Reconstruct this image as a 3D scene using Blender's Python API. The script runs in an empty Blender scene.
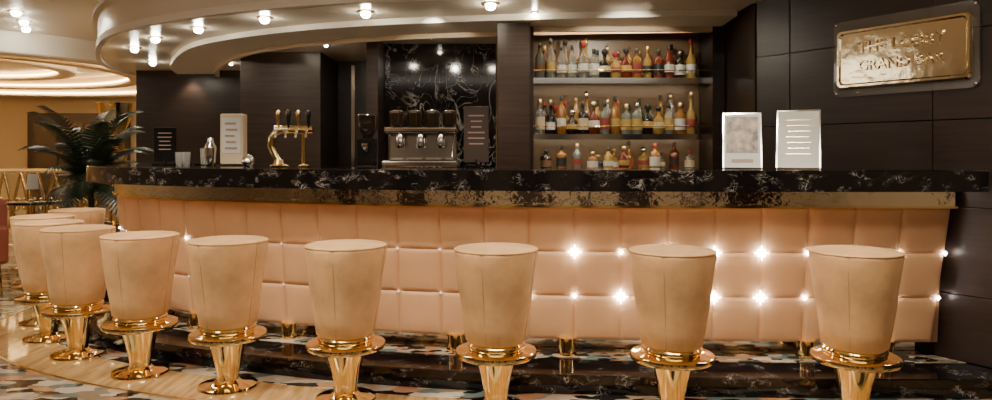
import bpy, bmesh, math, random
from mathutils import Vector, Matrix
random.seed(5)
S=bpy.context.scene
COL=S.collection
# ---------------------------------------------------------------- materials
def newmat(n):
    m=bpy.data.materials.new(n); m.use_nodes=True
    nt=m.node_tree; b=nt.nodes['Principled BSDF']; return m,nt,b
def pm(n,col,rough=.5,metal=0,emit=None,es=0,trans=0,sheen=0,coat=0,bump=0,bscale=60,var=0,vscale=4,alpha=1,bst=(1,1,1)):
    m,nt,b=newmat(n)
    b.inputs['Base Color'].default_value=(*col,1); b.inputs['Roughness'].default_value=rough
    b.inputs['Metallic'].default_value=metal
    b.inputs['Transmission Weight'].default_value=trans
    b.inputs['Sheen Weight'].default_value=sheen
    b.inputs['Sheen Tint'].default_value=(*[min(1,c*1.5+.1) for c in col],1)
    b.inputs['Coat Weight'].default_value=coat
    b.inputs['Alpha'].default_value=alpha
    if emit: b.inputs['Emission Color'].default_value=(*emit,1); b.inputs['Emission Strength'].default_value=es
    tc=nt.nodes.new('ShaderNodeTexCoord')
    if bump:
        mp=nt.nodes.new('ShaderNodeMapping'); mp.inputs['Scale'].default_value=bst
        no=nt.nodes.new('ShaderNodeTexNoise'); no.inputs['Scale'].default_value=bscale; no.inputs['Detail'].default_value=4
        bu=nt.nodes.new('ShaderNodeBump'); bu.inputs['Strength'].default_value=bump; bu.inputs['Distance'].default_value=.01
        nt.links.new(tc.outputs['Object'],mp.inputs['Vector']); nt.links.new(mp.outputs[0],no.inputs['Vector']); nt.links.new(no.outputs['Fac'],bu.inputs['Height']); nt.links.new(bu.outputs['Normal'],b.inputs['Normal'])
    if var:
        no=nt.nodes.new('ShaderNodeTexNoise'); no.inputs['Scale'].default_value=vscale; no.inputs['Detail'].default_value=5
        r=nt.nodes.new('ShaderNodeValToRGB'); e=r.color_ramp.elements
        e[0].position=.3; e[1].position=.7
        e[0].color=(*[c*(1-var) for c in col],1); e[1].color=(*[min(1,c*(1+var)) for c in col],1)
        nt.links.new(tc.outputs['Object'],no.inputs['Vector']); nt.links.new(no.outputs['Fac'],r.inputs[0]); nt.links.new(r.outputs[0],b.inputs['Base Color'])
    return m
def marble(n,scale=5,stretch=(1,1,1),amount=.03,vein=(.6,.56,.52),lo=.5,hi=.66):
    m,nt,b=newmat(n); L=nt.links.new; N=nt.nodes.new
    tc=N('ShaderNodeTexCoord'); mp=N('ShaderNodeMapping'); mp.inputs['Scale'].default_value=stretch
    L(tc.outputs['Object'],mp.inputs['Vector'])
    out=None
    for sc,w in ((scale,amount),(scale*2.7,amount*.8)):
        no=N('ShaderNodeTexNoise'); no.inputs['Scale'].default_value=sc; no.inputs['Detail'].default_value=6; no.inputs['Distortion'].default_value=1.6
        L(mp.outputs[0],no.inputs['Vector'])
        a=N('ShaderNodeMath'); a.operation='SUBTRACT'; a.inputs[1].default_value=.5; L(no.outputs['Fac'],a.inputs[0])
        c=N('ShaderNodeMath'); c.operation='ABSOLUTE'; L(a.outputs[0],c.inputs[0])
        mr=N('ShaderNodeMapRange'); mr.inputs[1].default_value=0; mr.inputs[2].default_value=w; mr.inputs[3].default_value=1; mr.inputs[4].default_value=0; L(c.outputs[0],mr.inputs[0])
        if out is None: out=mr
        else:
            mx=N('ShaderNodeMath'); mx.operation='MAXIMUM'; L(out.outputs[0],mx.inputs[0]); L(mr.outputs[0],mx.inputs[1]); out=mx
    k=N('ShaderNodeTexNoise'); k.inputs['Scale'].default_value=scale*1.2; L(mp.outputs[0],k.inputs['Vector'])
    kr=N('ShaderNodeMapRange'); kr.inputs[1].default_value=lo; kr.inputs[2].default_value=hi; L(k.outputs['Fac'],kr.inputs[0])
    mu=N('ShaderNodeMath'); mu.operation='MULTIPLY'; L(out.outputs[0],mu.inputs[0]); L(kr.outputs[0],mu.inputs[1])
    mix=N('ShaderNodeMix'); mix.data_type='RGBA'; mix.inputs[6].default_value=(.007,.0055,.0055,1); mix.inputs[7].default_value=(*vein,1)
    L(mu.outputs[0],mix.inputs[0]); L(mix.outputs[2],b.inputs['Base Color']); b.inputs['Roughness'].default_value=.08
    return m
def mosaic(n,sc=(7,15,1)):
    m,nt,b=newmat(n); L=nt.links.new; N=nt.nodes.new
    tc=N('ShaderNodeTexCoord'); mp=N('ShaderNodeMapping'); mp.inputs['Scale'].default_value=sc; mp.inputs['Rotation'].default_value=(0,0,.5)
    L(tc.outputs['Object'],mp.inputs['Vector'])
    v=N('ShaderNodeTexVoronoi'); v.inputs['Scale'].default_value=1; v.distance='MANHATTAN'; v.inputs['Randomness'].default_value=.85; L(mp.outputs[0],v.inputs['Vector'])
    sp=N('ShaderNodeSeparateColor'); L(v.outputs['Color'],sp.inputs[0])
    r=N('ShaderNodeValToRGB'); cr=r.color_ramp; cr.interpolation='CONSTANT'
    cols=[(0,(.015,.013,.012)),(.18,(.50,.40,.29)),(.34,(.50,.25,.13)),(.50,(.16,.20,.18)),(.64,(.05,.04,.03)),(.74,(.58,.50,.38)),(.88,(.30,.22,.14))]
    cr.elements[0].color=(*cols[0][1],1); cr.elements[1].position=cols[1][0]; cr.elements[1].color=(*cols[1][1],1)
    for p,c in cols[2:]:
        e=cr.elements.new(p); e.color=(*c,1)
    L(sp.outputs[0],r.inputs[0]); L(r.outputs[0],b.inputs['Base Color']); b.inputs['Roughness'].default_value=.1
    return m
def woodgrain(n,c1,c2,sc,rough,rot=0,coat=0):
    m,nt,b=newmat(n); L=nt.links.new; N=nt.nodes.new
    tc=N('ShaderNodeTexCoord'); mp=N('ShaderNodeMapping'); mp.inputs['Scale'].default_value=sc; mp.inputs['Rotation'].default_value=(0,0,rot)
    L(tc.outputs['Object'],mp.inputs['Vector'])
    no=N('ShaderNodeTexNoise'); no.inputs['Scale'].default_value=3; no.inputs['Detail'].default_value=5; L(mp.outputs[0],no.inputs['Vector'])
    r=N('ShaderNodeValToRGB'); r.color_ramp.elements[0].position=.35; r.color_ramp.elements[1].position=.65
    r.color_ramp.elements[0].color=(*c1,1); r.color_ramp.elements[1].color=(*c2,1)
    L(no.outputs['Fac'],r.inputs[0]); L(r.outputs[0],b.inputs['Base Color']); b.inputs['Roughness'].default_value=rough; b.inputs['Coat Weight'].default_value=coat
    return m
M_gold=pm('polished_gold',(.95,.72,.34),.09,1)
M_gold2=pm('satin_gold',(.88,.67,.34),.28,1)
M_chrome=pm('chrome',(.78,.76,.73),.12,1)
M_mirror=pm('bronze_mirror',(.92,.85,.72),.02,1,bump=.45,bscale=7,bst=(1,1,2))
M_velvet=pm('peach_velvet',(.68,.375,.155),.75,0,sheen=.35,bump=.3,bscale=220,var=.28,vscale=4.5)
M_seam=pm('velvet_seam',(.46,.24,.10),.8)
M_leather=pm('blush_leather',(.72,.405,.205),.36,0,bump=.15,bscale=180,var=.10,vscale=3)
M_groove=pm('leather_groove',(.22,.10,.05),.6)
M_marb=marble('black_marble',9,(1,1,1.6),.016,vein=(.45,.40,.35),lo=.53,hi=.66)
M_marb2=marble('black_marble_wall',1.5,(1,1,.7),.012,vein=(.5,.46,.40),lo=.42,hi=.58)
M_mosaic=mosaic('shard_mosaic')
M_mosaic2=mosaic('shard_mosaic_fine',(11,22,1))
M_tan=woodgrain('honey_floor',(.33,.18,.06),(.58,.36,.15),(8,1,1),.08)
M_brown=woodgrain('espresso_laminate',(.022,.012,.008),(.034,.019,.013),(.6,.6,14),.33)
M_brown2=woodgrain('walnut_laminate',(.038,.021,.013),(.060,.034,.022),(.6,.6,14),.33)
M_black=pm('black_gloss',(.008,.008,.008),.15)
M_cream=pm('cream_paint',(.72,.56,.36),.5)
M_ceil=pm('ceiling_enamel',(.86,.76,.60),.25)
M_ceil2=pm('ceiling_cream',(.88,.81,.68),.5)
M_white=pm('white_card',(.72,.68,.60),.5)
M_cove=pm('cove_led',(1,.8,.5),.5,emit=(1,.64,.25),es=20)
M_led=pm('led_strip',(1,.9,.8),.5,emit=(1,.94,.86),es=22)
M_led2=pm('shelf_led_strip',(1,.9,.8),.5,emit=(1,.80,.54),es=22)
M_bulb=pm('lamp_bulb',(1,1,1),.5,emit=(1,.91,.74),es=150)
M_stud_glint=pm('crystal_stud_glint',(1,1,1),.2,emit=(1,.97,.93),es=70)  # emission paints the glint of reflected flash on the crystals
M_studd=pm('crystal_stud',(1,.95,.9),.1,1,emit=(1,.9,.8),es=.8)
M_leaf=pm('palm_leaf',(.025,.036,.018),.4,var=.4)
M_pot=pm('dark_pot',(.03,.022,.02),.3)
M_red=pm('terracotta_fabric',(.26,.06,.025),.7,bump=.2,bscale=200)
M_acry=pm('acrylic',(.5,.45,.4),.03,0,trans=.6,alpha=.45,coat=1)
M_back=pm('shelf_back_panel',(.25,.165,.095),.3)
# ---------------------------------------------------------------- helpers
def mk(name,verts,faces,mats,parent=None,loc=(0,0,0),rotz=0,smooth=False,mi=None,rot=None):
    me=bpy.data.meshes.new(name); me.from_pydata(verts,[],faces)
    if not isinstance(mats,(list,tuple)): mats=[mats]
    for m in mats: me.materials.append(m)
    if mi:
        for p,i in zip(me.polygons,mi): p.material_index=i
    if smooth:
        for p in me.polygons: p.use_smooth=True
    me.update()
    o=bpy.data.objects.new(name,me); COL.objects.link(o)
    o.location=loc; o.rotation_euler=rot if rot else (0,0,rotz)
    if parent: o.parent=parent
    return o
def grp(name,loc=(0,0,0),rotz=0):
    e=bpy.data.objects.new(name,None); e.empty_display_size=.1; COL.objects.link(e); e.location=loc; e.rotation_euler=(0,0,rotz); return e
def bev(o,w=.005,seg=2):
    m=o.modifiers.new('bevel','BEVEL'); m.width=w; m.segments=seg; m.limit_method='ANGLE'; return o
def box(name,lo,hi,mat,parent=None,b=0,loc=(0,0,0),rotz=0,rot=None):
    c=[(lo[i]+hi[i])/2 for i in range(3)]; h=[(hi[i]-lo[i])/2 for i in range(3)]
    v=[(sx*h[0],sy*h[1],sz*h[2]) for sx in(-1,1) for sy in(-1,1) for sz in(-1,1)]
    f=[(0,1,3,2),(4,6,7,5),(0,4,5,1),(2,3,7,6),(0,2,6,4),(1,5,7,3)]
    L=Matrix.Rotation(rotz,3,'Z')@Vector(c)+Vector(loc)
    o=mk(name,v,f,mat,parent,L,rotz,rot=rot)
    if b: bev(o,b)
    return o
def lathe_data(prof,n=32,c=(0,0,0),closed=True):
    v=[];f=[];mi=[]
    for p in prof:
        for k in range(n):
            a=2*math.pi*k/n; v.append((c[0]+p[0]*math.cos(a),c[1]+p[0]*math.sin(a),c[2]+p[1]))
    for i in range(len(prof)-1):
        for k in range(n):
            f.append((i*n+k,i*n+(k+1)%n,(i+1)*n+(k+1)%n,(i+1)*n+k)); mi.append(prof[i][2] if len(prof[i])>2 else 0)
    if closed:
        f.append(tuple(reversed(range(n)))); mi.append(prof[0][2] if len(prof[0])>2 else 0)
        t=(len(prof)-1)*n; f.append(tuple(range(t,t+n))); mi.append(prof[-1][2] if len(prof[-1])>2 else 0)
    return v,f,mi
def lathe(name,prof,mat,parent=None,loc=(0,0,0),n=40,smooth=True,rot=None,closed=True):
    v,f,mi=lathe_data(prof,n,closed=closed)
    o=mk(name,v,f,mat,parent,loc,0,smooth,mi,rot=rot)
    if smooth:
        es=o.modifiers.new('es','EDGE_SPLIT'); es.split_angle=math.radians(38)
    return o
def tube(name,pts,r,mat,parent=None,loc=(0,0,0),cyc=False):
    cu=bpy.data.curves.new(name,'CURVE'); cu.dimensions='3D'; cu.bevel_depth=r; cu.bevel_resolution=3; cu.use_fill_caps=True
    for pl in (pts if isinstance(pts[0][0],(list,tuple)) else [pts]):
        sp=cu.splines.new('POLY'); sp.points.add(len(pl)-1)
        for i,p in enumerate(pl): sp.points[i].co=(*p,1)
        sp.use_cyclic_u=cyc
    cu.materials.append(mat)
    o=bpy.data.objects.new(name,cu); COL.objects.link(o); o.location=loc
    if parent:o.parent=parent
    return o
def catmull(P,n=24):
    out=[]
    Q=[tuple(2*P[0][i]-P[1][i] for i in(0,1))]+P+[tuple(2*P[-1][i]-P[-2][i] for i in(0,1))]
    for j in range(1,len(Q)-2):
        for k in range(n):
            t=k/n; p=[]
            for i in (0,1):
                a,b,c,d=Q[j-1][i],Q[j][i],Q[j+1][i],Q[j+2][i]
                p.append(.5*(2*b+(c-a)*t+(2*a-5*b+4*c-d)*t*t+(3*b-a-3*c+d)*t**3))
            out.append(tuple(p))
    out.append(P[-1]); return out
def resample(P,step):
    out=[P[0]]; acc=0
    L=[0]
    for a,b in zip(P,P[1:]): L.append(L[-1]+math.dist(a,b))
    n=int(round(L[-1]/step)); j=0
    for k in range(1,n+1):
        s=L[-1]*k/n
        while j<len(L)-2 and L[j+1]<s: j+=1
        t=(s-L[j])/max(1e-9,L[j+1]-L[j]); out.append(tuple(P[j][i]+(P[j+1][i]-P[j][i])*t for i in(0,1)))
    return out
def smoothp(P,it):
    P=list(P)
    for _ in range(it):
        P=[P[0]]+[tuple((P[i-1][k]+2*P[i][k]+P[i+1][k])/4 for k in(0,1)) for i in range(1,len(P)-1)]+[P[-1]]
    return P
def offs(P,d):
    out=[]
    for i,p in enumerate(P):
        a=P[max(0,i-1)]; b=P[min(len(P)-1,i+1)]; t=Vector((b[0]-a[0],b[1]-a[1])).normalized()
        out.append((p[0]-t.y*d,p[1]+t.x*d))
    return out
def wallx(y): return 2.66-.6*(y-3.9)
def clampw(P,g=.012): return [(min(p[0],wallx(p[1])-g),p[1]) for p in P]
SP=[(-3.40,7.4),(-3.54,6.6),(-3.58,5.95),(-3.47,5.33),(-3.15,4.83),(-2.66,4.42),(-2.04,4.09),(-1.44,3.87),(-.776,3.67),(0,3.53),(.846,3.46),(1.71,3.43),(2.75,3.42)]
PATH=smoothp(resample(catmull(SP),.05),30)
def sweep(name,rings,mat,parent=None,smooth=True,clamp=True,base=None,endx=None):
    B=base or PATH; n=len(rings); cols=[]
    for o,z in rings:
        q=offs(B,o)
        if endx: q=[(min(p[0],endx),p[1]) for p in q]
        if clamp: q=clampw(q)
        cols.append(q)
    v=[];f=[]
    for i in range(len(B)):
        for k in range(n): v.append((cols[k][i][0],cols[k][i][1],rings[k][1]))
    for i in range(len(B)-1):
        for k in range(n):
            a=i*n+k;b=i*n+(k+1)%n; f.append((a,a+n,b+n,b))
    f.append(tuple(range(n))); t=(len(B)-1)*n; f.append(tuple(reversed(range(t,t+n))))
    o=mk(name,v,f,mat,parent,smooth=smooth)
    es=o.modifiers.new('es','EDGE_SPLIT'); es.split_angle=math.radians(35)
    return o
# ---------------------------------------------------------------- room shell
HC=2.92; HS=2.36
box('floor',(-16,-5,-.1),(6,19,0),M_mosaic)
box('ceiling',(-16,-5,HC),(6,19,HC+.1),M_ceil2)
box('wall_left',(-16.1,-5,0),(-16,19,HC),M_cream)
box('wall_front',(-16,-5.1,0),(6,-5,HC),M_cream)
box('wall_back',(-16,18,0),(6,18.1,HC),M_cream)
for i,(x,wd) in enumerate([(-12,.5),(-10.2,.9),(-8.1,.3),(-6.4,1.2),(-4.2,.25),(-3.4,.5),(-1.9,1.1),(.1,.3),(1.0,.8),(2.6,.25),(3.4,1.0)]):
    box('reflection_pilaster',(x,-5,0),(x+wd,-4.9,HC-.002),M_brown if i%3 else M_brown2,b=.01)  # unseen dark uprights, added for mirror band and gold to reflect
sweep('floor_walkway',[(-.22,.0),(-.22,.006),(.12,.006),(.12,0)],M_tan)
sweep('floor_inlay',[(-.24,.0),(-.24,.0065),(-.22,.0065),(-.22,0)],M_gold2)
wr=grp('wall_right')
a=Vector((1.88,5.2)); bq=Vector((5.12,-.2)); d=(bq-a); Lw=d.length; ang=math.atan2(d.y,d.x)
box('wall_core',(0,.012,0),(Lw,.12,HC),M_black,wr,loc=(a.x,a.y,0),rotz=ang)
zs=[.1,.47,.96,1.45,1.95,2.44,HC]
xs=[0,.28]+[.28+.95*i for i in range(1,7)]
for i in range(len(xs)-1):
    for j in range(len(zs)-1):
        x1=min(xs[i+1],Lw)
        box('wall_panel',(xs[i]+.003,0,zs[j]+.003),(x1-.003,.0115,zs[j+1]-.003),M_brown,wr,b=.002,loc=(a.x,a.y,0),rotz=ang)
box('wall_return',(1.9,5.28,0),(2.0,6.6,HC),M_brown,wr)
box('wall_end',(5.12,-5,0),(5.22,-.1,HC),M_cream,wr)
# soffit
SO=smoothp(resample(catmull([(2.2,4.72),(1.2,4.78),(0,4.93),(-1.1,5.15),(-2.0,5.48),(-2.85,5.98),(-3.55,6.6),(-4.15,7.5),(-4.75,8.7),(-5.0,9.8),(-4.9,11)]),.08),12)
SOr=list(reversed(SO))
poly=SO+[(1.88,11),(1.88,5.3)]
n=len(poly); v=[(p[0],p[1],HS) for p in poly]+[(p[0],p[1],HC-.001) for p in poly]
f=[tuple(range(n)),tuple(reversed(range(n,2*n)))]+[(i,i+n,(i+1)%n+n,(i+1)%n) for i in range(n)]
cs=grp('ceiling_soffit')
mk('soffit_body',v,f,M_ceil,cs)
def strip(name,o0,o1,z0,z1,mat,par): return sweep(name,[(o0,z0),(o0,z1),(o1,z1),(o1,z0)],mat,par,clamp=False,base=[p for p in SOr if p[0]<1.85])
strip('soffit_lip',-.02,.03,HS-.03,HS+.03,M_ceil2,cs)
strip('soffit_step',.75,1.25,HS-.05,HS,M_ceil2,cs)
strip('soffit_step_inner',1.25,1.29,HS-.09,HS,M_cream,cs)
strip('soffit_rib',-.05,.0,HS+.28,HS+.32,M_ceil2,cs)
def downlight(x,y,z=HS,r=.035,power=14,bulb=True):
    g=grp('ceiling_downlight',(x,y,z))
    lathe('trim_ring',[(r*1.7,0),(r*1.7,-.008),(r*1.25,-.012),(r*1.1,-.004)],M_gold2,g,n=20)
    v,f,mi=lathe_data([(r*math.sin(math.pi*k/8)+.0004,-.02+r*math.cos(math.pi*(8-k)/8)*.8) for k in range(9)],16)
    mk('bulb',v,f,M_bulb,g,smooth=True)
    if power:
        l=bpy.data.lights.new('downlight_beam','SPOT'); l.energy=power; l.spot_size=math.radians(100); l.spot_blend=.7; l.color=(1,.90,.74); l.shadow_soft_size=.03
        o=bpy.data.objects.new('downlight_beam',l); COL.objects.link(o); o.parent=g; o.location=(0,0,-.06)
for x,y in [(-.04,5.28),(-1.01,5.58),(-1.87,5.82),(-2.6,6.29),(-3.23,6.83),(-3.75,7.47),(-4.1,8.6),(-4.0,9.4)]:
    downlight(x,y,r=.038,power=32)
for x,y in [(-2.6,8.0),(-1.7,7.2),(-.6,6.7),(-3.2,8.7),(-2.1,7.3),(-2.9,9.1),(-1.9,6.6),(-1.35,6.15),(-2.3,6.9),(.3,5.6)]: downlight(x,y,HS,.018,6)
for x,y in [(-7.6,14.2),(-7.2,11.2),(-7.9,9.2),(-6.5,10.2),(-5.9,9.0),(-8.1,12.4),(-9.6,15),(-6.2,12.4),(-6.9,16),(-9.9,16.2),(-8.6,14.6),(-8.4,17),(-7.2,12.6),(-5.6,8.4),(-6.2,9.5)]: downlight(x,y,HC,.05,60)
# ---------------------------------------------------------------- bar counter
bar=grp('bar_counter')
sweep('marble_fascia',[(.38,1.055),(.38,1.165),(.385,1.17),(.95,1.17),(.95,1.13),(.42,1.13),(.42,1.055)],M_marb,bar,endx=2.60)
sweep('top_underside',[(.42,1.06),(.42,1.13),(.95,1.13),(.95,1.06)],M_black,bar,endx=2.58)
sweep('mirror_band',[(.56,.967),(.56,1.06),(.62,1.06),(.62,.967)],M_mirror,bar,endx=2.54)
sweep('led_strip',[(.545,1.05),(.545,1.06),(.559,1.06),(.559,1.05)],M_led,bar,endx=2.53)
sweep('panel_cap',[(.552,.955),(.552,.967),(.65,.967),(.65,.955)],M_gold,bar,endx=2.55)
sweep('bar_body',[(.66,.19),(.60,.955),(.93,.955),(.93,.19)],M_groove,bar,endx=2.50)
sweep('mirror_skirt',[(.80,.10),(.80,.19),(.9,.19),(.9,.10)],M_chrome,bar,endx=2.5)
sweep('marble_step',[(.27,0),(.27,.094),(.276,.1),(.95,.1),(.95,0)],M_marb,bar)
sweep('step_mosaic',[(.56,.1),(.56,.103),(.79,.103),(.79,.1)],M_mosaic2,bar)
PB=[p for p in offs(PATH,.58)]
PB=[p for p in PB if p[0]<2.535]; PB.append((2.535,PB[-1][1]))
PBr=resample(list(reversed(PB)),.262/6)
ncol=(len(PBr)-1)//6
z0,z1=.19,.955; rows=3
V=[];F=[]
def inward(i):
    a=PBr[max(0,i-1)]; b=PBr[min(len(PBr)-1,i+1)]; t=Vector((b[0]-a[0],b[1]-a[1])).normalized()
    return Vector((t.y,-t.x))
rh=(z1-z0)/rows
fu=[0,.03,.1,.3,.5,.7,.9,.97,1]
fv=[0,.03,.1,.3,.5,.7,.9,.97,1]
def pt(col,u,z,dep):
    s=col*6+u*6; i=int(s); t=s-i
    if i>=len(PBr)-1: i=len(PBr)-2; t=1
    p=Vector(PBr[i]).lerp(Vector(PBr[i+1]),t); nn=inward(i).lerp(inward(i+1),t)
    lean=.065*(z1-z)/(z1-z0)
    q=p+nn*(lean+dep); return (q.x-.07*(z1-z)/(z1-z0)*max(0,(q.x-1.5)),q.y,z)
for c in range(ncol):
    for r in range(rows):
        base=len(V)
        for uu in fu:
            for vv in fv:
                pil=(1-abs(2*uu-1)**9)*(1-abs(2*vv-1)**9)
                V.append(pt(c,uu,z0+rh*(r+vv),.014-.016*pil**.6))
        m=len(fv)
        for i in range(len(fu)-1):
            for j in range(m-1):
                k=base+i*m+j; F.append((k,k+1,k+m+1,k+m))
mk('tufted_panels',V,F,M_leather,bar,smooth=True)
def rosette(V,F,c,nrm,R,q=.4):
    n=Vector((nrm[0],nrm[1],0)).normalized(); t=Vector((-n.y,n.x,0)); up=Vector((0,0,1)); c=Vector(c)
    b=len(V); K=16
    V.append(tuple(c+n*.012))
    for k in range(K):
        rr=(R if k%4==0 else R*.7) if k%2==0 else R*q
        a=2*math.pi*k/K; V.append(tuple(c+t*rr*math.cos(a)+up*rr*math.sin(a)+n*.003))
    for k in range(K): F.append((b,b+1+k,b+1+(k+1)%K))
glint=([],[]); dim=([],[])  # first set glows to imitate glints, second stays dim
for c in range(0,ncol+1):
    for r in (1,2):
        p=pt(c,0,z0+rh*r,.004); i=min(c*6,len(PBr)-2); nn=-inward(i)
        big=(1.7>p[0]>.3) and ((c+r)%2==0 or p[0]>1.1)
        tgt=glint if (p[0]>.3 or (c*3+r)%4==0) else dim
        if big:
            rosette(tgt[0],tgt[1],p,nn,.044,.20)  # long star points shape a lens-flare glint
            l=bpy.data.lights.new('stud_glow_fill','POINT'); l.energy=.35; l.color=(1,.96,.9); l.shadow_soft_size=.006  # added lamp, spreads a halo around the painted glint
            o=bpy.data.objects.new('stud_glow_fill',l); COL.objects.link(o); o.parent=bar; o.location=(p[0]+nn.x*.03,p[1]+nn.y*.03,p[2])
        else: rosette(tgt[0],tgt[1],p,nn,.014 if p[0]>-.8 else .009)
mk('crystal_studs_glint',glint[0],glint[1],M_stud_glint,bar); mk('crystal_studs',dim[0],dim[1],M_studd,bar)
ft=offs(PATH,.66)
for tx in (2.2,1.78,.40,-.25,-1.3,-2.0,-2.55):
    p=min([q for q in ft if q[1]<6],key=lambda q:abs(q[0]-tx))
    lathe('bar_foot',[(.06,.1),(.06,.115),(.05,.12),(.05,.20)],M_gold,bar,(p[0],p[1],0),n=24)
# ---------------------------------------------------------------- stools
def stool(x,y,rz):
    g=grp('bar_stool',(x,y,0.006),rz)
    n=64; prof=[(.135,.335),(.147,.345),(.158,.42),(.172,.52),(.186,.62),(.198,.71),(.205,.765),(.204,.783),(.196,.792),(.19,.793),(.12,.798),(.03,.80)]
    v=[];f=[]
    for pr,pz in prof:
        for k in range(n):
            a=2*math.pi*k/n; seam=0
            dd=min(abs(((a-s+math.pi)%(2*math.pi))-math.pi) for s in (math.pi/4,3*math.pi/4,5*math.pi/4,7*math.pi/4))
            if dd<.06 and pz<.785: seam=.004
            r=pr-seam+.0025*math.sin(3*a+pz*20)*(pz<.78)
            v.append((r*math.cos(a),r*math.sin(a),pz))
    for i in range(len(prof)-1):
        for k in range(n): f.append((i*n+k,i*n+(k+1)%n,(i+1)*n+(k+1)%n,(i+1)*n+k))
    f.append(tuple(reversed(range(n)))); t=(len(prof)-1)*n; f.append(tuple(range(t,t+n)))
    mk('seat',v,f,M_velvet,g,smooth=True)
    tube('piping',[(.2025*math.cos(2*math.pi*k/48),.2025*math.sin(2*math.pi*k/48),.785) for k in range(48)],.0045,M_velvet,g,cyc=True)
    for s in range(4):
        a=math.pi/4+s*math.pi/2
        tube('seam',[((pr-.003)*math.cos(a),(pr-.003)*math.sin(a),pz) for pr,pz in prof[1:9]],.0012,M_seam,g)
    lathe('collar',[(.10,.30),(.137,.305),(.143,.315),(.143,.325),(.135,.335)],M_gold,g)
    lathe('foot_ring',[(.12,.262),(.185,.262),(.197,.268),(.201,.28),(.197,.292),(.185,.298),(.165,.298),(.155,.304),(.10,.304)],M_gold,g,n=56)
    lathe('pedestal',[(.06,.03),(.056,.06),(.062,.10),(.078,.17),(.098,.235),(.108,.263)],M_gold,g)
    lathe('base_disc',[(.15,0),(.153,.006),(.15,.016),(.12,.024),(.075,.032),(.06,.045)],M_gold,g,n=48)
STOOLS=[(1.71,3.43),(.846,3.46),(0,3.53),(-.765,3.67),(-1.44,3.87),(-2.03,4.11),(-2.6,4.48),(-3.03,4.88),(-3.36,5.34),(-3.46,5.95)]
for i,(x,y) in enumerate(STOOLS):
    stool(x,y,random.uniform(-.75,.75))
# ---------------------------------------------------------------- back bar architecture
def wallbox(name,x0,x1,y0,y1,mat,z1=HS-.001,b=.004): return box(name,(x0,y0,0),(x1,y1,z1),mat,b=b)
wallbox('wall_dark_far',-4.75,-2.72,9.5,9.6,M_brown)
wallbox('wall_pier',-2.77,-1.90,7.8,9.49,M_brown2)
wallbox('wall_service',-1.89,-1.25,8.6,8.7,M_brown)
wallbox('wall_fin',-1.225,-1.115,6.8,8.55,M_brown2)
wallbox('wall_marble',-1.11,.0,7.2,7.3,M_marb2)
wallbox('wall_column',.01,.275,5.78,7.19,M_brown2)
box('trim_1',(-1.72,8.56,0),(-1.68,8.6,HS-.05),M_chrome)
bk=grp('back_bar_shelving')
X0,X1,Y0,Y1=.30,1.80,5.95,6.35
box('back_panel',(X0,Y1,0),(X1,Y1+.03,HS-.002),M_back,bk)
box('side_left',(X0-.02,Y0,0),(X0+.01,Y1,HS-.002),M_brown2,bk)
box('side_right',(X1-.01,Y0,0),(X1+.09,Y1,HS-.002),M_brown,bk)
box('header',(X0+.01,Y0,2.27),(X1-.01,Y0+.04,HS-.002),M_cream,bk)
box('base_cabinet',(X0+.01,Y0-.05,0),(X1-.01,Y1,1.10),M_brown,bk,b=.004)
box('cabinet_top',(X0+.005,Y0-.06,1.10),(X1-.011,Y1,1.12),M_marb,bk,b=.003)
for z in (1.417,1.883):
    box('shelf',(X0+.01,Y0+.02,z-.025),(X1-.01,Y1,z),M_black,bk,b=.002)
    box('shelf_edge',(X0+.01,Y0+.012,z-.042),(X1-.01,Y0+.02,z+.004),M_chrome,bk)
    box('shelf_led',(X0+.03,Y0+.03,z-.034),(X1-.03,Y0+.045,z-.0255),M_led2,bk)
    tube('gallery_rail',[(X0+.01,Y0+.03,z+.07),(X1-.01,Y0+.03,z+.07)],.005,M_gold,bk)
box('top_led',(X0+.03,Y0+.05,2.30),(X1-.03,Y0+.07,2.31),M_led2,bk)
GL=[pm('glass_amber',(.40,.17,.03),.06,trans=.3,coat=.5),pm('glass_green',(.02,.06,.02),.06,trans=.2,coat=.5),pm('glass_clear',(.75,.76,.70),.04,trans=.8),
    pm('glass_dark',(.012,.007,.005),.06,coat=.5),pm('glass_red',(.22,.04,.015),.06,trans=.3,coat=.5),pm('glass_pale',(.40,.44,.38),.06,trans=.6),pm('glass_gold',(.6,.38,.10),.06,trans=.4)]
LB=[pm('label_cream',(.6,.48,.30),.6),pm('label_white',(.66,.64,.56),.6),pm('label_black',(.02,.02,.02),.5),pm('label_yellow',(.5,.32,.08),.6),pm('label_red',(.28,.05,.03),.6),pm('label_brown',(.2,.1,.05),.6)]
CP=[pm('cap_black',(.02,.02,.02),.4),M_gold2,pm('cap_red',(.3,.03,.02),.4),M_chrome]
BM=GL+LB+CP
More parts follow.
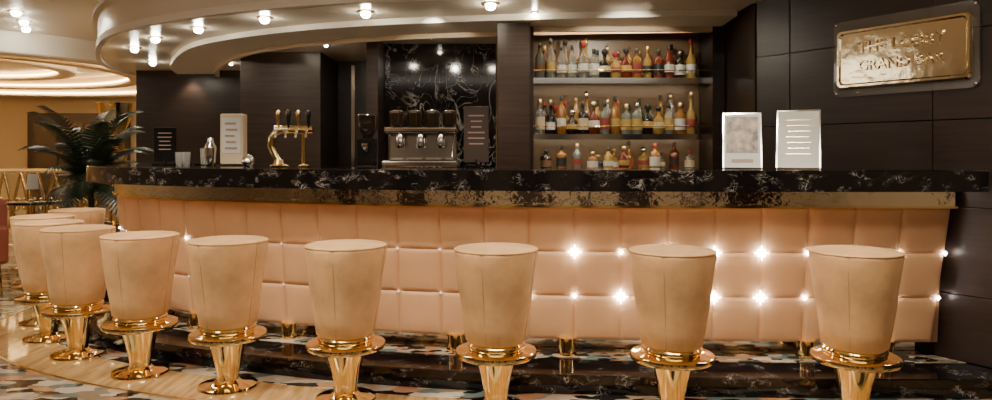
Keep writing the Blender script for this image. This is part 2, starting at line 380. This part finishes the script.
def bottle_mesh(V,F,MI,x,y,z,kind,h,r):
    g=random.choice([0,0,0,1,2,2,2,2,3,3,3,4,5,5,6,6]); l=7+random.choice([0,0,1,1,2,2,3,4,5]); c=13+random.choice([0,0,0,1,1,2,3])
    if kind==0: pr=[(r*.9,0,g),(r,.01,g),(r,h*.2,l),(r*1.01,h*.42,g),(r,h*.58,g),(r*.8,h*.66,g),(r*.38,h*.76,g),(r*.34,h*.86,c),(r*.38,h*.87,c),(r*.38,h,c)]
    elif kind==1: pr=[(r*.9,0,g),(r*1.05,.01,g),(r*1.05,h*.14,l),(r*1.06,h*.36,g),(r*.95,h*.5,g),(r*.5,h*.58,g),(r*.3,h*.68,g),(r*.3,h*.84,c),(r*.42,h*.85,c),(r*.45,h*.93,c),(r*.3,h,c)]
    elif kind==2: pr=[(r*.7,0,g),(r*.85,.02,g),(r*1.1,h*.2,l),(r*1.12,h*.4,g),(r*.9,h*.55,g),(r*.35,h*.68,g),(r*.3,h*.82,c),(r*.45,h*.84,c),(r*.45,h*.95,c),(r*.2,h,c)]
    elif kind==4:
        h*=.74; r*=1.18; pr=[(r*.8,0,g),(r*1.05,h*.06,g),(r*1.15,h*.22,l),(r*1.12,h*.42,g),(r*.85,h*.56,g),(r*.3,h*.64,g),(r*.28,h*.78,c),(r*.55,h*.82,c),(r*.6,h*.92,c),(r*.25,h,c)]
    elif kind==5:
        h*=.85; r*=1.08; pr=[(r,0,g),(r*1.04,.008,g),(r*1.04,h*.15,l),(r*1.04,h*.5,g),(r*1.02,h*.66,g),(r*.36,h*.72,g),(r*.34,h*.84,c),(r*.4,h*.85,c),(r*.4,h,c)]
    else: pr=[(r*.9,0,g),(r*.95,.01,g),(r*.95,h*.24,l),(r*.95,h*.5,g),(r*.9,h*.62,g),(r*.45,h*.78,g),(r*.3,h*.9,c),(r*.33,h*.91,c),(r*.33,h,c)]
    v,f,mi=lathe_data(pr,14,(x,y,z)); b=len(V); V+=v; F+=[tuple(i+b for i in q) for q in f]; MI+=mi
for z,hs,cnt,x0 in ((1.883,(.27,.37),15,X0+.07),(1.417,(.29,.39),15,X0+.07),(1.12,(.18,.27),10,X0+.12)):
    V=[];F=[];MI=[]
    for rowy in (6.06,6.2):
        for i in range(cnt):
            if z<1.2 and random.random()<.25: continue
            x=x0+(X1-.07-x0)*(i+.5*(rowy>6.1))/(cnt)
            bottle_mesh(V,F,MI,x,rowy+random.uniform(-.01,.01),z+.0005,random.choice([0,0,1,2,4,4,5,5,5]),random.uniform(*hs),random.uniform(.037,.043))
    mk('liquor_bottles',V,F,BM,bk,smooth=True,mi=MI)
# ---------------------------------------------------------------- counter-top things
CT=1.1705
M_rose=pm('rose_print',(.45,.27,.20),.5)
bt=grp('beer_tap_tower',(-1.42,4.72,CT))
lathe('base',[(.06,0),(.065,.01),(.04,.02),(.03,.05)],M_gold,bt)
tube('column',[(0,0,.03),(-.03,0,.08),(-.055,0,.14),(-.05,0,.19),(-.02,0,.23),(.03,0,.245),(.2,0,.245)],.022,M_gold,bt)
tube('crossbar',[(-.03,0,.245),(.22,0,.245)],.027,M_gold,bt)
for i in range(4):
    x=.0+.065*i
    tube('spout',[(x,-.02,.245),(x,-.07,.24),(x,-.085,.19)],.009,M_chrome,bt)
    lathe('tap_handle',[(.007,.26),(.012,.30),(.017,.35),(.012,.37),(.003,.375)],M_black if i%2 else M_gold,bt,(x,-.02,0),n=16)
tube('right_stem',[(.16,0,0),(.16,0,.24)],.014,M_gold,bt)
lathe('right_base',[(.04,0),(.042,.01),(.02,.02)],M_gold,bt,(.16,0,0),n=24)
cd=grp('counter_display_stand',(-1.93,5.3,CT))
box('housing',(-.085,-.05,.012),(.085,.05,.38),M_cream,cd,b=.012)
box('front_poster',(-.068,-.0535,.09),(.068,-.0505,.35),M_white,cd)
for k in range(5): box('print_line',(-.045+.006*(k%2),-.056,.12+.045*k),(.045-.01*(k%3),-.054,.135+.045*k),M_rose,cd)
box('foot_plate',(-.095,-.07,0),(.095,.07,.012),M_chrome,cd)
def signstand(name,x,y,w,h,base,stripes,col,tilt=-.12):
    g=grp(name,(x,y,CT)); 
    box('board',(-w/2,-.006,.03),(w/2,.006,.03+h),base,g,b=.003)
    box('base',(-w/2,-.05,0),(w/2,.05,.012),M_black,g)
    tube('stem',[(0,0,.01),(0,0,.05)],.008,M_black,g)
    for k in range(stripes):
        z=.03+h*(.82-.6*k/max(1,stripes)); ww=w*random.uniform(.2,.36)
        box('print_line',(-ww,-.0085,z),(ww,-.0062,z+h*.025),col,g)
    return g
signstand('drink_menu_sign',-2.55,5.55,.17,.26,M_black,5,M_rose,0)
signstand('coffee_menu_sign',-.13,4.75,.165,.37,pm('brown_card',(.07,.04,.03),.4),6,M_rose,0)
em=grp('espresso_machine',(-.50,5.05,1.1705))
M_smoke=pm('smoked_plastic',(.05,.03,.02),.1,trans=.4,coat=.5)
M_steel=pm('brushed_steel',(.62,.60,.57),.18,1)
box('base_tray',(-.28,-.16,0),(.24,.16,.04),M_chrome,em,b=.01)
box('body',(-.26,0,.04),(.22,.15,.23),M_steel,em,b=.02)
box('top_housing',(-.27,-.12,.23),(.23,.15,.27),M_chrome,em,b=.012)
for i in range(4):
    lathe('bean_hopper',[(.03,.27),(.05,.29),(.052,.37),(.05,.372,1),(.052,.385,1),(.03,.395,1)],[M_smoke,M_chrome],em,(-.2+.125*i,.02,0),n=24)
for i in range(3):
    lathe('group_head',[(.025,.13),(.034,.14),(.034,.2),(.025,.23)],M_chrome,em,(-.16+.14*i,-.06,0),n=24)
    tube('portafilter',[(-.16+.14*i,-.07,.145),(-.16+.14*i,-.16,.135)],.011,M_black,em)
tube('steam_wand',[(.2,-.02,.23),(.21,-.08,.22),(.2,-.11,.06)],.006,M_chrome,em)
gr=grp('coffee_grinder',(-.92,5.15,1.1705))
box('body',(-.06,-.07,0),(.06,.07,.2),M_black,gr,b=.012)
lathe('hopper',[(.035,.2),(.07,.27),(.075,.36),(.06,.37)],M_smoke,gr,n=24)
lathe('spout',[(.02,.10),(.028,.14),(.028,.16)],M_chrome,gr,(0,-.085,0),n=16)
MT=pm('tumbler_glass',(.9,.9,.88),.04,trans=.8)
for i,(x,y) in enumerate([(-2.30,5.35),(-2.19,5.45),(-2.42,5.5),(-2.27,5.6)]):
    h=.10+.03*(i%2)
    lathe('drinking_glass',[(.022,0),(.024,.003),(.030,h),(.028,h),(.021,.01)],MT,None,(x,y,CT),n=20)
lathe('sugar_bowl',[(.02,0),(.03,.006),(.045,.03),(.042,.055),(.038,.06),(.02,.075),(.006,.085)],M_chrome,None,(-1.72,5.0,CT),n=24)
lathe('cocktail_shaker',[(.03,0),(.033,.01),(.042,.13),(.04,.14),(.025,.17),(.02,.2),(.008,.205)],M_chrome,None,(-2.08,5.25,CT),n=24)
def card(name,x,y,w,h,rz,art):
    g=grp(name,(x,y,CT),rz)
    t=-.32
    def P(u,v,o): return (u,math.sin(-t)*v-o*math.cos(t),math.cos(t)*v+.006)
    def sheet(nm,u0,u1,v0,v1,o,mat):
        p=[P(u0,v0,o),P(u1,v0,o),P(u1,v1,o),P(u0,v1,o)]; q=[(a_[0],a_[1]+.002,a_[2]) for a_ in p]
        mk(nm,p+q,[(0,1,2,3),(7,6,5,4),(0,4,5,1),(1,5,6,2),(2,6,7,3),(3,7,4,0)],mat,g)
    sheet('card_sheet',-w/2,w/2,0,h,0,M_white)
    sheet('acrylic_back',-w/2-.008,w/2+.008,0,h+.01,-.004,M_chrome)
    if art:
        sheet('artwork',-w/2+.012,w/2-.012,h*.28,h*.95,.003,pm('art_print',(.33,.24,.17),.4,var=.8,vscale=25))
        sheet('caption',-w/2+.04,w/2-.04,h*.1,h*.16,.003,M_rose)
    else:
        for k in range(7): sheet('text_line',-w*.3*(1-.08*(k%3)),w*.3*(1-.1*(k%2)),h*(.84-.1*k),h*(.852-.1*k),.003,M_gold2)
    tube('easel_leg',[(0,.09,.02),(0,.20,.003)],.004,M_chrome,g)
    tube('easel_brace',[(0,.02,.03),(0,.2,.004)],.003,M_chrome,g)
    box('ledge',(-w/2,-.02,0),(w/2,.01,.008),M_chrome,g)
card('menu_card_stand',1.42,4.15,.20,.33,-.3,True)
card('menu_card_stand',1.72,4.10,.22,.345,-.42,False)
# ---------------------------------------------------------------- gold sign on right wall
sg=grp('gold_wall_sign',(a.x,a.y,0),ang)
def lx(ratio):
    y=5.0/(ratio+.6); x=2.66-.6*(y-3.9); return math.dist((x,y),(a.x,a.y))
u0,u1=lx(.478),lx(.666)
zc=1.855; hh=.185
def plaque(nm,x0,x1,z0_,z1_,rings,mat,rad):
    pts=[]
    for cx,cz,s in ((x1-rad,z1_-rad,0),(x0+rad,z1_-rad,1),(x0+rad,z0_+rad,2),(x1-rad,z0_+rad,3)):
        for k in range(7):
            t=(s+k/6)*math.pi/2; pts.append((cx+rad*math.cos(t),cz+rad*math.sin(t)))
    n=len(pts); cx=(x0+x1)/2; cz=(z0_+z1_)/2; hx=(x1-x0)/2; hz=(z1_-z0_)/2
    V=[(cx+(p[0]-cx)*(1-i/hx),y,cz+(p[1]-cz)*(1-i/hz)) for i,y in rings for p in pts]; F=[]
    for i in range(len(rings)-1):
        for k in range(n): F.append((i*n+k,i*n+(k+1)%n,(i+1)*n+(k+1)%n,(i+1)*n+k))
    F.append(tuple(range((len(rings)-1)*n,len(rings)*n))); F.append(tuple(reversed(range(n))))
    return mk(nm,V,F,mat,sg,smooth=False)
plaque('acrylic_backplate',u0-.03,u1+.03,zc-hh-.05,zc+hh+.06,[(0,-.012),(0,-.022)],M_acry,.05)
M_brass=pm('hammered_brass',(.92,.77,.49),.12,1,bump=.38,bscale=5)
plaque('gold_plaque',u0,u1,zc-hh,zc+hh,[(0,-.026),(0,-.036),(.008,-.046),(.02,-.046),(.03,-.036)],M_brass,.03)
for zz,txt,sz in ((zc+.03,'THE LOBBY',.10),(zc-.08,'GRAND BAR',.09)):
    cu=bpy.data.curves.new('lettering','FONT'); cu.body=txt; cu.size=sz; cu.extrude=.005; cu.bevel_depth=.001; cu.align_x='CENTER'; cu.materials.append(M_brass)
    o=bpy.data.objects.new('lettering',cu); COL.objects.link(o); o.parent=sg; o.location=((u0+u1)/2,-.041,zz); o.rotation_euler=(math.pi/2,0,0)
for ux in (u0-.012,u1+.012):
    for uz in (zc-hh-.03,zc+hh+.04): lathe('standoff',[(.008,0),(.008,.028),(.005,.03)],M_chrome,sg,(ux,0,uz),n=12,rot=(math.pi/2,0,0))
# ---------------------------------------------------------------- left background
pp=grp('potted_palm',(-4.15,7.35,0))
lathe('pot',[(.14,0),(.16,.02),(.2,.5),(.21,.55),(.18,.55),(.16,.48)],M_pot,pp)
tube('trunk',[(0,0,.4),(.02,0,.7),(0,.02,.95)],.03,M_pot,pp)
V=[];F=[]
for i in range(38):
    az=i*2.399; el=random.uniform(.1,1.5); Lf=random.uniform(.65,.95)
    dirh=Vector((math.cos(az),math.sin(az),0)); side=Vector((-dirh.y,dirh.x,0))
    def C(t): return Vector((0,0,.92))+dirh*Lf*.58*t*(.3+.7*math.cos(el)+.35*t)+Vector((0,0,Lf*(1.5*t*math.sin(el)-(.6)*t*t)))
    for k in range(24):
        t=.06+.94*k/23; c=C(t); dr=(C(t+.02)-c).normalized()
        for s in (-1,1):
            tip=c+side*s*.20*math.sin(math.pi*min(1,t*.8+.18))+dr*.09+Vector((0,0,-.04)); b=len(V)
            w=dr*.014
            V+= [tuple(c-w),tuple(c+w),tuple(c.lerp(tip,.6)+w*.8),tuple(tip)]; F.append((b,b+1,b+2,b+3))
mk('fronds',V,F,M_leaf,pp)
bl=grp('brass_balustrade',(-6.9,9.0,0))
tube('top_rail',[(0,0,1.05),(2.1,0,1.05)],.03,M_gold,bl)
tube('bottom_rail',[(0,0,.12),(2.1,0,.12)],.02,M_gold,bl)
for k in range(3): tube('post',[(.02+1.03*k,0,0),(.02+1.03*k,0,1.05)],.022,M_gold,bl)
scr=[]
for k in range(9):
    x=.12+.21*k
    for s in (1,-1):
        scr.append([(x+s*.10*math.sin(t*math.pi)*(1-t*.3),0,.13+.9*t) for t in [j/20 for j in range(21)]])
        scr.append([(x+s*(.05+.045*(1-j/26)*math.cos(j*.35)),.01,.62+.09*(1-j/40)*math.sin(j*.35)) for j in range(24)])
tube('scrollwork',scr,.018,M_gold,bl)
dp=grp('wall_lounge_portal',(-11.2,17.6,0))
box('portal_frame',(-.2,-.1,0),(2.1,.35,2.25),M_brown2,dp,b=.02)
MP=pm('bronze_pane',(.16,.12,.09),.2,.6)
for i in range(3):
    box('portal_pane',(0+.62*i,-.14,.2),(.55+.62*i,-.1,2.0),MP,dp)
lp=grp('golden_lily_pillar',(-6.35,12,0))
lathe('flared_column',[(.22,0),(.22,.1),(.10,.15),(.09,.9),(.16,1.1),(.19,1.25),(.13,1.4),(.10,1.5),(.16,1.65),(.22,1.8),(.28,2.1),(.24,2.1),(.06,1.8)],M_gold,lp)
cd2=grp('ceiling_rings')
for r1,r0,zt,zb,m in ((4.6,4.25,HC-.001,2.62,M_ceil2),(3.4,3.1,HC-.001,2.70,M_cream),(2.2,1.9,HC-.001,2.78,M_ceil2)):
    lathe('ring',[(r0,zt),(r0,zb+.02),(r0+.02,zb),(r1-.02,zb),(r1,zb+.02),(r1,zt)],m,cd2,(-10.0,12.8,0),n=96,closed=False)
    lathe('cove_light',[(r0-.03,zb+.06),(r0-.03,zb+.09),(r0-.001,zb+.09),(r0-.001,zb+.06),(r0-.03,zb+.06)],M_cove,cd2,(-10.0,12.8,0),n=96,closed=False)
ac=grp('lounge_armchair',(-4.76,6.3,0),-.5)
box('seat',(-.28,-.28,.28),(.28,.28,.44),M_red,ac,b=.04)
box('back',(-.30,.2,.36),(.30,.32,.86),M_red,ac,b=.05)
box('arm_1',(-.34,-.28,.28),(-.26,.3,.62),M_red,ac,b=.03); box('arm_2',(.26,-.28,.28),(.34,.3,.62),M_red,ac,b=.03)
for k,(x,y) in enumerate(((-.26,-.24),(.26,-.24),(-.26,.26),(.26,.26))): tube('leg_%d'%(k+1),[(x*.95,y*.95,.3),(x,y,0)],.018,M_gold,ac)
tb=grp('cafe_table',(-5.15,8.0,0))
lathe('table_top',[(.32,.70),(.34,.71),(.34,.73),(.33,.735)],M_marb,tb); lathe('pedestal',[(.2,0),(.2,.015),(.03,.03),(.025,.68),(.08,.7)],M_gold,tb)
lp2=grp('table_lamp',(-5.15,8.0,.7355)); lathe('lamp_base',[(.05,0),(.05,.01),(.012,.02),(.01,.14)],M_chrome,lp2,n=24); lathe('lamp_shade',[(.06,.13),(.045,.30),(.043,.30),(.058,.13)],M_white,lp2,n=24)
# ---------------------------------------------------------------- lights
def area(n,loc,sx,sy,e,col=(1,.92,.80),rot=(0,0,0)):
    l=bpy.data.lights.new(n,'AREA'); l.shape='RECTANGLE'; l.size=sx; l.size_y=sy; l.energy=e; l.color=col
    o=bpy.data.objects.new(n,l); COL.objects.link(o); o.location=loc; o.rotation_euler=rot
area('ceiling_fill_light',(0,2.0,HC-.03),3.2,.4,55)  # added fill lamps out of view, not real ceiling fixtures
area('ceiling_fill_light',(-3.2,2.3,HC-.03),2,.4,45)
area('ceiling_fill_light',(0,-1.5,HC-.03),6,1,65)  # camera-side fill, added behind the viewpoint
area('ceiling_fill_light',(-9,5,HC-.03),4,2,110)
def spot(x,y,z,tx,ty,tz,e,size=50,col=(1,.91,.76),bl=.4):
    l=bpy.data.lights.new('added_spot','SPOT'); l.energy=e; l.spot_size=math.radians(size); l.spot_blend=bl; l.color=col; l.shadow_soft_size=.03  # added lamp without a fixture, aimed for brightness and contrast
    o=bpy.data.objects.new('added_spot',l); COL.objects.link(o); o.location=(x,y,z)
    o.rotation_euler=(Vector((tx,ty,tz))-Vector((x,y,z))).to_track_quat('-Z','Y').to_euler()
for i,(x,y) in enumerate(STOOLS[:9]):
    spot(x-.85,y-.85,2.86,x,y,.62,150,24,bl=.6)  # added per stool to brighten its left side
for x,y in [(2.0,2.6),(.9,2.6),(-.2,2.65),(-1.3,2.9),(-2.3,3.3),(-3.2,4.0)]:
    spot(x,y,2.86,x*1.03,y+1.4,.6,85,56)  # added wash over the padded panels
spot(-.5,5.6,2.3,-.5,7.2,1.7,14,70); spot(1.0,5.1,2.3,1.05,6.2,1.7,30,80)  # added spots to lift marble wall and shelves
w=bpy.data.worlds.new('World'); S.world=w; w.use_nodes=True
w.node_tree.nodes['Background'].inputs[0].default_value=(1,.9,.8,1); w.node_tree.nodes['Background'].inputs[1].default_value=.3
c=bpy.data.cameras.new('camera'); co=bpy.data.objects.new('camera',c); COL.objects.link(co); S.camera=co
co.location=(0,0,1.256); co.rotation_euler=(math.pi/2,0,0); c.sensor_width=36; c.lens=36*720/992; c.shift_y=-46/992; c.clip_start=.05
